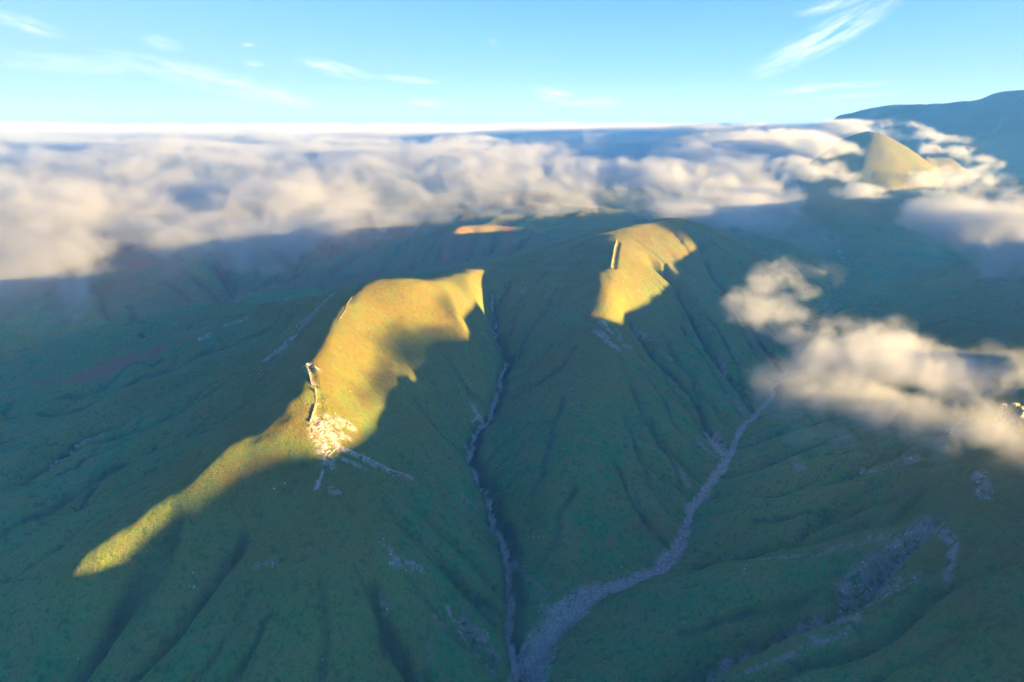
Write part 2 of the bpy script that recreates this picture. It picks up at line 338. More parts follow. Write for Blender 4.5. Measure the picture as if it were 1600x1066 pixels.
# smaller gullies and rills, surveyed in the photograph (end points down the slope), width and depth in m
GULLIES = [(((1000,525),(1060,610),(1115,695)),3.5,5),(((1035,517),(1083,590),(1130,665)),3.5,5),(((1068,510),(1110,568),(1155,645)),4,6),(((1105,492),(1140,545),(1178,622)),4,6),(((1125,455),(1162,510),(1200,590)),4,6),
 (((1150,440),(1190,485),(1225,545)),4,6),(((1000,565),(1050,650),(1095,715)),3.5,4.5),(((985,600),(1030,690),(1065,755)),3.5,4),(((975,650),(1015,740),(1045,800)),3,3.5),(((1160,420),(1210,480),(1250,520)),4,5),(((955,530),(985,590),(1010,660)),3,3.5),
 (((440,600),(330,662),(200,722),(60,805)),4,4),(((440,545),(370,590),(250,650),(100,710)),4,4.5),(((250,560),(120,612),(0,652)),5,5),(((330,545),(200,600),(60,645)),5,5),(((380,490),(300,510),(220,522)),5,6),(((180,735),(90,790),(0,830)),4,4),
 (((290,420),(330,450),(368,468)),9,11),(((335,395),(352,430),(371,462)),9,11),(((200,475),(230,500)),9,9),(((450,408),(420,430),(400,448)),9,11),(((520,380),(480,410),(430,440)),9,12),(((560,395),(520,420),(460,440)),8,10),(((620,385),(600,405),(590,425)),8,11),(((140,440),(160,480),(200,505)),9,10),(((250,440),(290,460),(350,470)),8,9),(((680,375),(660,400),(640,420)),8,11),(((740,365),(735,390),(720,410)),8,11),(((775,362),(770,385),(760,400)),7,10),(((830,360),(815,380),(800,395)),7,10),
 (((640,905),(685,960),(725,1010)),3,4),(((600,780),(660,850),(720,920),(772,965)),3.5,4),(((560,900),(585,960),(600,1020)),3,4),(((690,870),(740,920),(785,960)),3,3),(((500,900),(510,980),(500,1060)),3.5,3.5),(((420,960),(380,1020),(350,1066)),3.5,3.5),
 (((1400,900),(1300,932),(1180,960),(1060,990)),3.5,4.5),(((1500,900),(1430,962),(1330,1012),(1230,1052)),4,5.5),(((1550,960),(1450,1012),(1350,1062)),3.5,4.5),(((1480,722),(1380,702),(1290,700)),3.5,5),(((1400,770),(1280,792),(1180,812)),3.5,4.5),(((1440,760),(1360,775),(1270,815)),3,4),(((1360,640),(1290,655),(1215,672)),3.5,4.5),(((1450,600),(1360,600),(1260,620)),4,5),
 (((880,620),(860,700),(830,780)),4,3),(((900,760),(870,830),(840,890)),3.5,3),(((960,720),(1000,790),(1040,845)),3.5,3.5),(((700,560),(735,610),(765,640)),3.5,3),(((650,620),(690,680),(722,700)),3.5,2.5),(((820,470),(800,510),(785,550)),4,4.5),(((870,450),(830,520),(795,580)),4,4.5),(((900,540),(850,590),(800,620)),4,3.5)]
RILLS = []
def build_terrain():
    t = time.time()
    start = lambda g: np.full((g.h, g.w), BASE+60)
    L = list(RD.values())+list(CH.values())
    def edge_far(g):
        X, Y = np.meshgrid(g.X, g.Y)
        return -300+fbm(X, Y, 2600, 4)*200+np.where(X > 2500, np.clip((X-2500)*.1, 0, 160), 0)
    GF, hf = solve(L+SHADE_LINE, -7000, 8000, -2500, 12000, 30, start=start, levels=5, its=120, edge=edge_far)
    X, Y = np.meshgrid(GF.X, GF.Y)
    m, v = raster(L+SHADE_LINE, GF); d = 1-np.clip(blur(m.astype(float), 6)*16, 0, 1)
    far = np.clip((Y-1500)/900, 0, 1)
    hf = hf+(fbm(X, Y, 1500, 6, .55, True)*150*d+fbm(X, Y, 380, 4, .5)*34*(.5+.5*d))*far
    hf = hf+fbm(X, Y, 420, 4)*26*np.clip((X-1100)/300, 0, 1)*(1-far)*d
    hi = raster([RD[k] for k in RD if k in ('mount', 'mount_s1', 'mount_s2', 'hump', 'main', 'centre', 'red')]+SHADE_LINE, GF)[0]
    hi = np.clip(blur(hi.astype(float), 9)*26, 0, 1)
    lo = -235+fbm(X, Y, 900, 4)*90
    cut = np.clip((Y-1900)/500, 0, 1)*(1-hi)*np.clip((2600-X+np.maximum(Y-3000, 0)*.6)/500, 0, 1)
    hf = hf-np.maximum(hf-lo, 0)*.9*cut                                       # low rolling country under the cloud
    mm = np.clip((X-1250)/300, 0, 1)*np.clip((Y-2750)/300, 0, 1)*(1-np.clip(blur(raster([RD['mount']], GF)[0].astype(float), 3)*7, 0, 1))
    hf = hf+mm*(fbm(X, Y, 620, 5, .55, True)*75)
    for k in ('mg1', 'mg2'): hf = carve(hf, GF, CH[k], 45, 26)
    hf, Af = erode(hf, 30, 34, .06, A0=9e3, keep=np.clip((Y-1300)/600, .15, 1))
    edge_near = lambda g: bicubic(hf, *GF.idx(*np.meshgrid(g.X, g.Y)))
    GN, hn = solve(L, NX0, NX1, NY0, NY1, 4, start=edge_near, levels=5, its=170, edge=edge_near)
    X, Y = np.meshgrid(GN.X, GN.Y)
    mr, _ = raster(list(RD.values()), GN); ms, _ = raster(list(CH.values()), GN)
    dr = np.clip(blur(mr.astype(float), 3)*7, 0, 1); dsn = np.clip(blur(ms.astype(float), 3)*6, 0, 1)
    hb = blur(hn, 1.5)
    hn = hn*(1-dr)+hb*dr
    fade = np.clip(np.minimum(np.minimum(X-NX0, NX1-X), np.minimum(Y-NY0, NY1-Y))/150, 0, 1)
    calm = 1-.6*np.exp(-(((X+90)/130)**2+((Y-640)/190)**2))-.7*np.exp(-(((X-240)/190)**2+((Y-1220)/210)**2))-.7*np.exp(-(((X+260+(Y-490)*-1.6)/75)**2+((Y-485)/70)**2))
    calm = np.clip(calm, .15, 1)
    rough = 1+1.0*np.clip((-330-X)/120, 0, 1)+.7*np.clip((X-330)/100, 0, 1)
    hn = hn+fade*rough*calm*(1-np.maximum(dr*.6, dsn*.8))*(fbm(X, Y, 190, 4, .5)*13+fbm(X, Y, 90, 4, .55, True)*8.5)
    for k, p in CH.items(): hn = carve(hn, GN, p, CUT[k][0]*1.6, CUT[k][1]*.55*1.0)
    for i, (pts, w_, d_) in enumerate(GULLIES):
        q = []
        for a in pts:
            r = ray(*a); tt = np.arange(150, 2600, 2.); x = r[0]*tt; y = r[1]*tt; z = r[2]*tt
            hit = np.argmax(bilin(hn, *GN.idx(x, y)) > z); q.append((x[hit], y[hit], z[hit]))
        if np.hypot(*np.diff(np.array(q)[:, :2], axis=0).T).max() > 420: continue
        q = densify(q, 4., 4., 200+i); RILLS.append((q, w_, d_)); hn = carve(hn, GN, q, w_*1.5, d_*.75)
    hn, An = erode(hn, 4, 26, .046, keep=fade*(calm*.8+.2), A0=450.)
    for k, p in CH.items(): hn = carve(hn, GN, p, CUT[k][0]*.6, CUT[k][1]*.35)
    for q, w_, d_ in RILLS: hn = carve(hn, GN, q, max(w_*.7, 3.), d_*.4)
    print('terrain', time.time()-t)
    return GF, hf, Af, GN, hn, An
# ------------------------------------------------------------------ terrain mesh
def axis(core0, core1, step, lo, hi, grow=1.045, mx=60.):
    a = list(np.arange(core0, core1+.1, step)); s = step
    while a[-1] < hi: s = min(s*grow, mx); a.append(a[-1]+s)
    s = step; b = []
    p = a[0]
    while p > lo: s = min(s*grow, mx); p -= s; b.append(p)
    return np.array(b[::-1]+a)
GF, HF, AF, GN, HN, AN = build_terrain()
def height(X, Y):
    f = bicubic(HF, *GF.idx(X, Y))
    n = bicubic(HN, *GN.idx(X, Y))
    w = np.clip(np.minimum(np.minimum(X-NX0, NX1-X), np.minimum(Y-NY0, NY1-Y))/40, 0, 1)
    h = f*(1-w)+n*w
    q = far_dome(X, Y)-h; h = h+np.where(q > -20, .5*(q+np.sqrt(q*q+100)), 0)*(Y > 1900)
    h = shade_ridge(X, Y, h)
    d = np.clip(1-np.hypot(X, Y)/2500, 0, 1)
    e = np.clip((np.hypot(X, Y)-1500)/600, 0, 1)*np.clip((7000-Y)/2000, 0, 1)*(1-np.clip((300-np.abs(X*.95-Y*.31-900))/200, 0, 1)*(Y < 1900))
    return h+d*(fbm(X, Y, 46, 4, .55, True)*2.2+fbm(X, Y, 20, 4)*1.6+fbm(X, Y, 6.5, 2)*.5)+e*(fbm(X, Y, 210, 5, .55, True)*16)*(1-w)

STEP = 2.4
def axis2(c0, c1, step, lo, mid, hi):
    a = axis(c0, c1, step, lo, mid, 1.045, 22.); return np.concatenate([a, axis(a[-1]+24, a[-1]+25, 24., a[-1]+24, hi, 1.05, 70.)[0:]])
xs = axis2(-700, 700, STEP, -6500, 2600, 7500); ys = axis2(230, 1500, STEP, -2300, 4200, 8900)
X, Y = np.meshgrid(xs, ys)
TZ = height(X, Y)+CAM_Z
def grid_mesh(name, X, Y, Z, mask=None):
    h, w = X.shape
    co = np.stack([X, Y, Z], -1).reshape(-1, 3).astype(np.float32)
    i = np.arange(h*w).reshape(h, w)
    q = np.stack([i[:-1, :-1], i[:-1, 1:], i[1:, 1:], i[1:, :-1]], -1).reshape(-1, 4)
    if mask is not None: q = q[mask.ravel()]
    used = np.zeros(h*w, bool); used[q.ravel()] = True; ren = np.cumsum(used)-1
    q = ren[q]; co = co[used]
    me = bpy.data.meshes.new(name)
    me.vertices.add(len(co)); me.vertices.foreach_set('co', co.ravel())
    me.loops.add(q.size); me.loops.foreach_set('vertex_index', q.ravel().astype(np.int32))
    me.polygons.add(len(q)); me.polygons.foreach_set('loop_start', np.arange(0, q.size, 4, dtype=np.int32))
    me.polygons.foreach_set('loop_total', np.full(len(q), 4, np.int32))
    me.update(calc_edges=True)
    me.polygons.foreach_set('use_smooth', np.ones(len(q), bool))
    return me, used
def attr(me, name, v):
    a = me.attributes.new(name, 'FLOAT', 'POINT'); a.data.foreach_set('value', v.astype(np.float32).ravel())
def link(name, me, mat=None, kind=None, label=None, cat=None, group=None, parent=None):
    o = bpy.data.objects.new(name, me); scene.collection.objects.link(o)
    if mat: me.materials.append(mat)
    for k, v in (('kind', kind), ('label', label), ('category', cat), ('group', group)):
        if v: o[k] = v
    if parent: o.parent = parent
    return o

# ---- where the ground is something other than turf (vertex attributes)
def line_mask(X, Y, pts, w):
    """distance based mask around a polyline, w = half width (number or one per point)"""
    p = pts[::2] if len(pts) > 30 else pts
    W = np.broadcast_to(np.asarray(w, float), (len(pts),))[::2] if len(pts) > 30 else np.broadcast_to(np.asarray(w, float), (len(pts),))
    mx = W.max()*2.5
    i0, i1 = np.searchsorted(X[0], [p[:, 0].min()-mx, p[:, 0].max()+mx]); j0, j1 = np.searchsorted(Y[:, 0], [p[:, 1].min()-mx, p[:, 1].max()+mx])
    out = np.zeros(X.shape, np.float32)
    for a, b, wa, wb in zip(p[:-1], p[1:], W[:-1], W[1:]):
        m = max(wa, wb)*2.5
        i0, i1 = np.searchsorted(X[0], [min(a[0], b[0])-m, max(a[0], b[0])+m]); j0, j1 = np.searchsorted(Y[:, 0], [min(a[1], b[1])-m, max(a[1], b[1])+m])
        if i1 <= i0 or j1 <= j0: continue
        x = X[j0:j1, i0:i1]; y = Y[j0:j1, i0:i1]; v = b[:2]-a[:2]; L = max(v@v, 1e-6)
        t = np.clip(((x-a[0])*v[0]+(y-a[1])*v[1])/L, 0, 1)
        d = np.hypot(x-a[0]-t*v[0], y-a[1]-t*v[1])/(wa+(wb-wa)*t)
        out[j0:j1, i0:i1] = np.maximum(out[j0:j1, i0:i1], np.clip(1.5-d, 0, 1))
    return out
def bilin_ground(px, py):
    """where the line of sight through photo point (px, py) meets the ground"""
    r = ray(px, py); t = np.arange(150, 7000, 2.); x = r[0]*t; y = r[1]*t; z = r[2]*t
    n = bilin(HN, *GN.idx(x, y)); f = bilin(HF, *GF.idx(x, y))
    h = np.where((x > NX0) & (x < NX1) & (y > NY0) & (y < NY1), n, f)
    i = np.argmax(h > z); return np.array([x[i], y[i], h[i]])
G = lambda *p: np.array([bilin_ground(*q) for q in p])

wob = fbm(X, Y, 26, 3)*.5+fbm(X, Y, 9, 2)*.35
gravel = np.zeros(X.shape, np.float32)
def prof(k, a, b): return np.linspace(a, b, len(CH[k]))
gravel = np.maximum(gravel, line_mask(X, Y, CH['left'], prof('left', .9, 2.5)))
rw = np.interp(CH['right'][:, 1], [250, 430, 470, 560, 650, 800, 950], [12, 10, 7, 4.5, 3.5, 3, .3])*(1+.5*vnoise(CH['right'][:, 1]/23., CH['right'][:, 1]*0+3.))
gravel = np.maximum(gravel, line_mask(X, Y, CH['right'], rw))
gravel = np.maximum(gravel, line_mask(X, Y, CH['A'], prof('A', 2.4, 1.2))*.62)
gravel = np.maximum(gravel, line_mask(X, Y, CH['F'], 2.0)*.8)
gravel = np.maximum(gravel, line_mask(X, Y, CH['lower'], prof('lower', 4., 1.5))*.7)
for k in ('rb', 'upper', 'B', 'GH'): gravel = np.maximum(gravel, line_mask(X, Y, CH[k], 1.2)*.45)
# pale scree and bare rock: streaks down the slope, given by their ends in the survey photograph
ROCK = [((440,548),(500,480),6,.7),((455,520),(520,462),5,.6),((415,562),(470,515),4,.6),((432,470),(450,466),3,.7),((312,530),(330,522),4,.6),((350,510),(385,500),3,.4),
 ((500,655),(520,690),5,.8),((490,670),(512,720),5,.8),((512,660),(540,685),4,.7),((525,700),(600,735),2,.9),((600,735),(645,750),1.6,.8),((530,715),(570,735),1.6,.7),((515,655),(548,668),4,.8),
 ((504,738),(494,768),1.6,.7),((518,768),(528,771),2,.7),((478,572),(496,580),3.5,.9),((478,580),(490,600),2.5,.7),
 ((615,878),(655,890),3,.8),((598,845),(612,862),2,.6),((400,892),(432,880),2,.5),((722,980),(760,998),3,.7),((740,1000),(775,1022),3,.6),((680,968),(692,978),2,.6),((595,945),(604,965),2,.6),((670,1015),(672,1030),2,.5),
 ((940,506),(948,512),4,1.),((935,520),(960,545),7,.8),((950,515),(985,545),5,.7),((990,520),(1020,530),4,.6),((965,520),(975,540),4,.6),((1030,548),(1050,562),3,.5),
 ((1105,680),(1120,705),5,.8),((1120,685),(1135,715),5,.8),((1140,620),(1165,650),5,.7),((1125,560),(1135,590),3,.6),((1150,625),(1180,655),4,.6),((1065,740),(1075,760),4,.5),((1090,690),(1115,715),3,.6),
 ((740,640),(752,660),4,.7),((725,695),(735,712),3,.7),((722,775),(742,792),4,.4),((1440,815),(1490,850),2.5,.8),((1490,850),(1478,910),2.5,.7),((1330,935),(1430,850),8,.75),((1320,965),(1400,915),5,.55),((1300,860),(1400,835),5,.45),((1175,875),(1290,868),2.5,.5),
 ((1345,744),(1400,730),2,.6),((1400,730),(1440,720),3,.5),((1530,740),(1538,780),4,.7),((1470,690),(1510,655),5,.5),((1240,715),(1250,735),5,.4),((1170,1050),(1240,1025),2.5,.7),((1240,1025),(1330,985),2.5,.6),((1250,990),(1340,968),3,.7),((1355,950),(1430,910),3,.5),((1260,1000),(1300,1005),2,.5),
 ((1235,600),(1290,590),2,.4),((840,990),(850,930),2.5,.4),((800,880),(820,900),2,.5),((825,905),(850,930),3,.4)]
rock = np.zeros(X.shape, np.float32)
for a, b, w, s in ROCK:
    n = 6; q = np.stack([G((a[0]+(b[0]-a[0])*t, a[1]+(b[1]-a[1])*t))[0] for t in np.linspace(0, 1, n)])
    if np.hypot(*np.diff(q[:, :2], axis=0).T).max() > 90: print('rock streak jumps', a, b); continue
    rock = np.maximum(rock, line_mask(X, Y, q, w)*s)
red = np.zeros(X.shape, np.float32)
for a, b, w, s in [((700,360),(690,410),22,.9),((722,360),(716,420),20,.8),((790,350),(800,400),14,.8),((830,365),(850,385),20,.5),((660,395),(640,410),16,.7),((520,410),(560,390),18,.4),((120,592),(180,575),9,.7),((180,572),(250,545),8,.8),((250,545),(300,525),6,.5),((60,600),(120,592),8,.4),((300,440),(370,468),18,.3),((520,395),(545,385),14,.5),((1180,310),(1230,300),45,.7),((1250,290),(1330,290),60,.5)]:
    q = np.stack([G((a[0]+(b[0]-a[0])*t, a[1]+(b[1]-a[1])*t))[0] for t in np.linspace(0, 1, 4)])
    red = np.maximum(red, line_mask(X, Y, q, w)*s)
red = np.maximum(red, np.clip((Y-1250)/300, 0, 1)*np.clip((2600-Y)/400, 0, 1)*np.clip((150-X)/200, 0, 1)*np.clip(.42+1.1*fbm(X, Y, 260, 4), 0, .75))
flow_shade = np.clip((np.log10(np.maximum(bilin(AN, *GN.idx(X, Y)), 1))-2.9)/1.6, 0, 1)*((X > NX0) & (X < NX1) & (Y > NY0) & (Y < NY1))
for k, w in (('left', 5), ('A', 3.5), ('B', 3.5), ('C', 5), ('Dd', 4), ('E', 5), ('rb', 3), ('lower', 4), ('upper', 3), ('upper2', 3), ('rib_a', 4), ('rib_b', 4), ('rib_c', 4), ('GH', 4), ('HI', 3), ('V', 6), ('V2', 6), ('V3', 6)):
    flow_shade = np.maximum(flow_shade, line_mask(X, Y, CH[k], w)*(.75+.6*fbm(X, Y, 18, 3)))
for q_, w_, d_ in RILLS: flow_shade = np.maximum(flow_shade, line_mask(X, Y, q_, w_*.8)*(.55+.5*fbm(X, Y, 18, 3)))
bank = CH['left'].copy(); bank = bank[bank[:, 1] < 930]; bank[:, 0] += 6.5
flow_shade = np.maximum(flow_shade, line_mask(X, Y, bank, 5.5)*(1.0+.8*fbm(X, Y, 22, 3)))  # dark strip painted for the shade on the stream's steep right bank
gy_, gx_ = np.gradient(TZ); gx_ = gx_/np.gradient(X, axis=1); gy_ = gy_/np.gradient(Y, axis=0)
slope = np.hypot(gx_, gy_)
dry_sungold = np.clip((TZ-CAM_Z+315)/95, 0, 1)*.88          # drier towards the crests, with the low sun's gold put into the colour
# ancient walls along the crests, each with the ditch that runs beside it
WALLS = [((556,452),(548,470),(539,487),(531,501)), ((478,574),(483,588),(487,604)), ((493,613),(494,630),(491,645),(485,661)), ((963,378),(958,400),(955,420)), ((504,739),(500,750),(495,768))]
WALLP = [densify(G(*w), 1.5, .7, 90+i) for i, w in enumerate(WALLS)]
ditch = np.zeros(X.shape, np.float32)
for i, p in enumerate(WALLP[:4]):
    if i == 0: continue
    t = np.gradient(p[:, :2], axis=0); t /= np.hypot(t[:, 0], t[:, 1])[:, None]; nrm = np.stack([t[:, 1], -t[:, 0]], 1); nrm *= np.sign(nrm[:, :1])
    q = p.copy(); q[:, :2] += nrm*(3.4 if i < 3 else 4.4)
    ditch = np.maximum(ditch, line_mask(X, Y, q, 1.6 if i < 3 else 2.6))
TZ = TZ-np.clip(ditch, 0, 1)*2.4
me, used = grid_mesh('terrain', X, Y, TZ)
for n, a in (('gravel', gravel), ('rock', rock), ('red_soil', red), ('lush_shade', flow_shade), ('dry_sungold', dry_sungold)): attr(me, n, a.ravel()[used])

# ------------------------------------------------------------------ ground material
class NT_:
    def __init__(s, mat): s.t = mat.node_tree; s.t.nodes.clear()
    def n(s, ty, **k):
        o = s.t.nodes.new(ty)
        for a, b in k.items(): setattr(o, a, b)
        return o
    def l(s, a, b): s.t.links.new(a, b)
    def sock(s, node, i, v):
        if isinstance(v, (int, float)): node.inputs[i].default_value = v
        elif isinstance(v, tuple): node.inputs[i].default_value = v
        else: s.l(v, node.inputs[i])
    def math(s, op, a, b=0., c=None, clamp=False):
        m = s.n('ShaderNodeMath', operation=op, use_clamp=clamp); s.sock(m, 0, a); s.sock(m, 1, b)
        if c is not None: s.sock(m, 2, c)
        return m.outputs[0]
    def mix(s, f, a, b, mode='MIX'):
        m = s.n('ShaderNodeMix', data_type='RGBA', blend_type=mode); s.sock(m, 0, f); s.sock(m, 6, a); s.sock(m, 7, b); return m.outputs[2]
    def noise(s, vec, scale, detail=4, rough=.55, dist=0., out=0):
        m = s.n('ShaderNodeTexNoise'); s.l(vec, m.inputs['Vector']); m.inputs['Scale'].default_value = scale
        m.inputs['Detail'].default_value = detail; m.inputs['Roughness'].default_value = rough; m.inputs['Distortion'].default_value = dist
        return m.outputs[out]
    def ramp(s, f, lo, hi): return s.math('MULTIPLY', s.math('SUBTRACT', f, lo), 1/(hi-lo), clamp=True)
    def att(s, name): a = s.n('ShaderNodeAttribute', attribute_name=name); return a.outputs['Fac']
def C4(r, g, b): return (r, g, b, 1.)
gm = bpy.data.materials.new('hill_turf'); gm.use_nodes = True
T = NT_(gm); pos = T.n('ShaderNodeNewGeometry').outputs['Position']
n_big = T.noise(pos, 1/160., 4, .6); n_mid = T.noise(pos, 1/28., 5, .62); n_fin = T.noise(pos, 1/2.6, 5, .7); n_tiny = T.noise(pos, 1/1.3, 3, .7); n_m2 = T.noise(pos, 1/6., 5, .7, .3)
col = T.mix(T.ramp(n_big, .42, .58), C4(.044, .300, .078), C4(.150, .300, .060))
col = T.mix(T.math('MULTIPLY', T.ramp(n_mid, .46, .60), .6), col, C4(.230, .255, .070))
col = T.mix(T.math('MULTIPLY', T.att('dry_sungold'), T.ramp(n_mid, .10, .60)), col, C4(.158, .114, .002))
col = T.mix(T.math('MULTIPLY', T.ramp(n_m2, .50, .64), .55), col, C4(.190, .135, .080))
col = T.mix(T.math('MULTIPLY', T.ramp(n_m2, .50, .38), .55), col, C4(.010, .075, .032))
col = T.mix(T.math('MULTIPLY', T.ramp(n_fin, .52, .66), .50), col, C4(.170, .100, .060))       # brown tufts
col = T.mix(T.math('MULTIPLY', T.ramp(n_fin, .48, .34), .65), col, C4(.014, .070, .024))       # dark green tufts
col = T.mix(T.math('MULTIPLY', T.att('lush_shade'), .85, clamp=True), col, C4(.014, .060, .026))
col = T.mix(T.math('MULTIPLY', T.ramp(n_tiny, .35, .7), .35), col, C4(.17, .16, .06), 'SOFT_LIGHT')
redf = T.math('MULTIPLY', T.att('red_soil'), T.ramp(T.noise(pos, 1/22., 4, .65), .25, .5))
col = T.mix(redf, col, C4(.30, .095, .07))
col = T.mix(T.math('MULTIPLY', T.att('dry_sungold'), .55), col, C4(.158, .114, .002))
# stones: broken up by noise, with single bright stones
vor = T.n('ShaderNodeTexVoronoi'); T.l(pos, vor.inputs['Vector']); vor.inputs['Scale'].default_value = 1/2.6
stone = T.math('LESS_THAN', vor.outputs['Distance'], .30)
rk_n = T.noise(pos, 1/6., 6, .72, .6)
rockf = T.math('MULTIPLY', T.math('ADD', T.math('MULTIPLY', T.att('rock'), 1.9), -.2, clamp=True), T.ramp(rk_n, .40, .56), clamp=True)
gravf = T.math('ADD', T.math('MULTIPLY', T.att('gravel'), 1.25), T.math('ADD', T.math('MULTIPLY', T.math('SUBTRACT', rk_n, .56), 2.6), T.math('MULTIPLY', T.math('SUBTRACT', T.noise(pos, 1/15., 3, .6, .8), .47), 3.6)), clamp=True)
gravf = T.math('MULTIPLY', gravf, T.math('MULTIPLY', T.att('gravel'), 4., clamp=True))
pale = T.mix(T.ramp(T.noise(pos, 1/1.7, 4, .8), .35, .65), C4(.20, .18, .17), C4(.52, .47, .42))
gcol = T.mix(T.ramp(T.noise(pos, 1/2.2, 5, .8), .35, .68), C4(.15, .155, .15), C4(.66, .65, .62))
col = T.mix(T.math('MULTIPLY', gravf, .85), col, gcol)
col = T.mix(T.math('MULTIPLY', rockf, .9), col, pale)
near_stone = T.math('MULTIPLY', stone, T.math('MAXIMUM', T.ramp(T.att('gravel'), .12, .4), T.math('MAXIMUM', T.ramp(T.att('rock'), .02, .3), T.ramp(T.noise(pos, 1/40., 3, .6), .62, .70))))
vr = T.n('ShaderNodeSeparateColor'); T.l(vor.outputs['Color'], vr.inputs[0])
near_stone = T.math('MULTIPLY', near_stone, T.math('GREATER_THAN', vr.outputs[0], .88))
col = T.mix(T.math('MULTIPLY', near_stone, .85), col, C4(.62, .58, .52))
bs = T.n('ShaderNodeBsdfPrincipled'); T.l(col, bs.inputs['Base Color']); bs.inputs['Roughness'].default_value = 1.; bs.inputs['Specular IOR Level'].default_value = .1
bh = T.math('ADD', T.math('MULTIPLY', n_fin, 2.4), T.math('MULTIPLY', n_tiny, .55))
bh = T.math('ADD', bh, T.math('MULTIPLY', T.math('MULTIPLY', T.math('MAXIMUM', rockf, gravf), rk_n), 2.6))
bh = T.math('ADD', bh, T.math('ADD', T.math('MULTIPLY', n_mid, 3.0), T.math('MULTIPLY', n_m2, 3.4)))
bp = T.n('ShaderNodeBump'); bp.inputs['Strength'].default_value = .8; bp.inputs['Distance'].default_value = 1.0; T.l(bh, bp.inputs['Height']); T.l(bp.outputs[0], bs.inputs['Normal'])
om = T.n('ShaderNodeOutputMaterial'); T.l(bs.outputs[0], om.inputs[0])
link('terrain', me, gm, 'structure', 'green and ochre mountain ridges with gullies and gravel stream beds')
print('verts', len(me.vertices))
# ------------------------------------------------------------------ clouds: density fields computed here, turned into volume grids
N3 = np.random.RandomState(3).rand(64, 64, 64).astype(np.float32)
def vn3(x, y, z):
    xi = np.floor(x).astype(np.int32); yi = np.floor(y).astype(np.int32); zi = np.floor(z).astype(np.int32)
    fx = x-xi; fy = y-yi; fz = z-zi
    fx = fx*fx*(3-2*fx); fy = fy*fy*(3-2*fy); fz = fz*fz*(3-2*fz)
    xa, xb, ya, yb, za, zb = xi & 63, (xi+1) & 63, yi & 63, (yi+1) & 63, zi & 63, (zi+1) & 63
    def l(y_, z_): return N3[xa, y_, z_]*(1-fx)+N3[xb, y_, z_]*fx
    return (l(ya, za)*(1-fy)+l(yb, za)*fy)*(1-fz)+(l(ya, zb)*(1-fy)+l(yb, zb)*fy)*fz-.5
def fbm3(x, y, z, wl, octs=4, gain=.55, seed=0, billow=False):
    out = np.zeros(np.broadcast(x, y, z).shape, np.float32); a = 1.; f = 1./wl
    for k in range(octs):
        n = vn3(x*f+seed*7.3+k*19.1, y*f+seed*3.1-k*11.7, z*f+k*5.3+seed)
        if billow: n = .32-2*np.abs(n)
        out += a*n; a *= gain; f *= 2.07
    return out
def sstep(a, b, x):
    t = np.clip((x-a)/(b-a), 0, 1); return t*t*(3-2*t)

def cloud_material(name, scale, color=(.58, .61, .66), aniso=.2, noise=None, shade=None):
    m = bpy.data.materials.new(name); m.use_nodes = True; t = m.node_tree; t.nodes.clear()
    o = t.nodes.new('ShaderNodeOutputMaterial'); v = t.nodes.new('ShaderNodeVolumePrincipled')
    v.inputs['Color'].default_value = (*color, 1); v.inputs['Anisotropy'].default_value = aniso
    v.inputs['Density Attribute'].default_value = ''
    a = t.nodes.new('ShaderNodeAttribute'); a.attribute_name = 'density'
    mu = t.nodes.new('ShaderNodeMath'); mu.operation = 'MULTIPLY'; mu.inputs[1].default_value = scale
    if noise:                                # fine tearing of the edges
        g = t.nodes.new('ShaderNodeNewGeometry'); nz = t.nodes.new('ShaderNodeTexNoise'); nz.inputs['Scale'].default_value = 1/noise; nz.inputs['Detail'].default_value = 3.; nz.inputs['Roughness'].default_value = .65; nz.inputs['Distortion'].default_value = .6
        t.links.new(g.outputs['Position'], nz.inputs['Vector'])
        s1 = t.nodes.new('ShaderNodeMath'); s1.operation = 'MULTIPLY_ADD'; s1.inputs[1].default_value = 2.6; s1.inputs[2].default_value = -1.52; t.links.new(nz.outputs[0], s1.inputs[0])
        s2 = t.nodes.new('ShaderNodeMath'); s2.operation = 'MULTIPLY_ADD'; s2.inputs[1].default_value = 1.35; t.links.new(a.outputs['Fac'], s2.inputs[0]); t.links.new(s1.outputs[0], s2.inputs[2])
        s3 = t.nodes.new('ShaderNodeMath'); s3.operation = 'MAXIMUM'; s3.inputs[1].default_value = 0.; t.links.new(s2.outputs[0], s3.inputs[0])
        s4 = t.nodes.new('ShaderNodeMath'); s4.operation = 'MULTIPLY'; s4.use_clamp = True; t.links.new(s3.outputs[0], s4.inputs[0])
        s5 = t.nodes.new('ShaderNodeMath'); s5.operation = 'MULTIPLY'; s5.use_clamp = True; s5.inputs[1].default_value = 5.; t.links.new(a.outputs['Fac'], s5.inputs[0]); t.links.new(s5.outputs[0], s4.inputs[1])
        t.links.new(s4.outputs[0], mu.inputs[0])
    else: t.links.new(a.outputs['Fac'], mu.inputs[0])
    t.links.new(mu.outputs[0], v.inputs['Density'])
    t.links.new(v.outputs[0], o.inputs['Volume'])
    return m
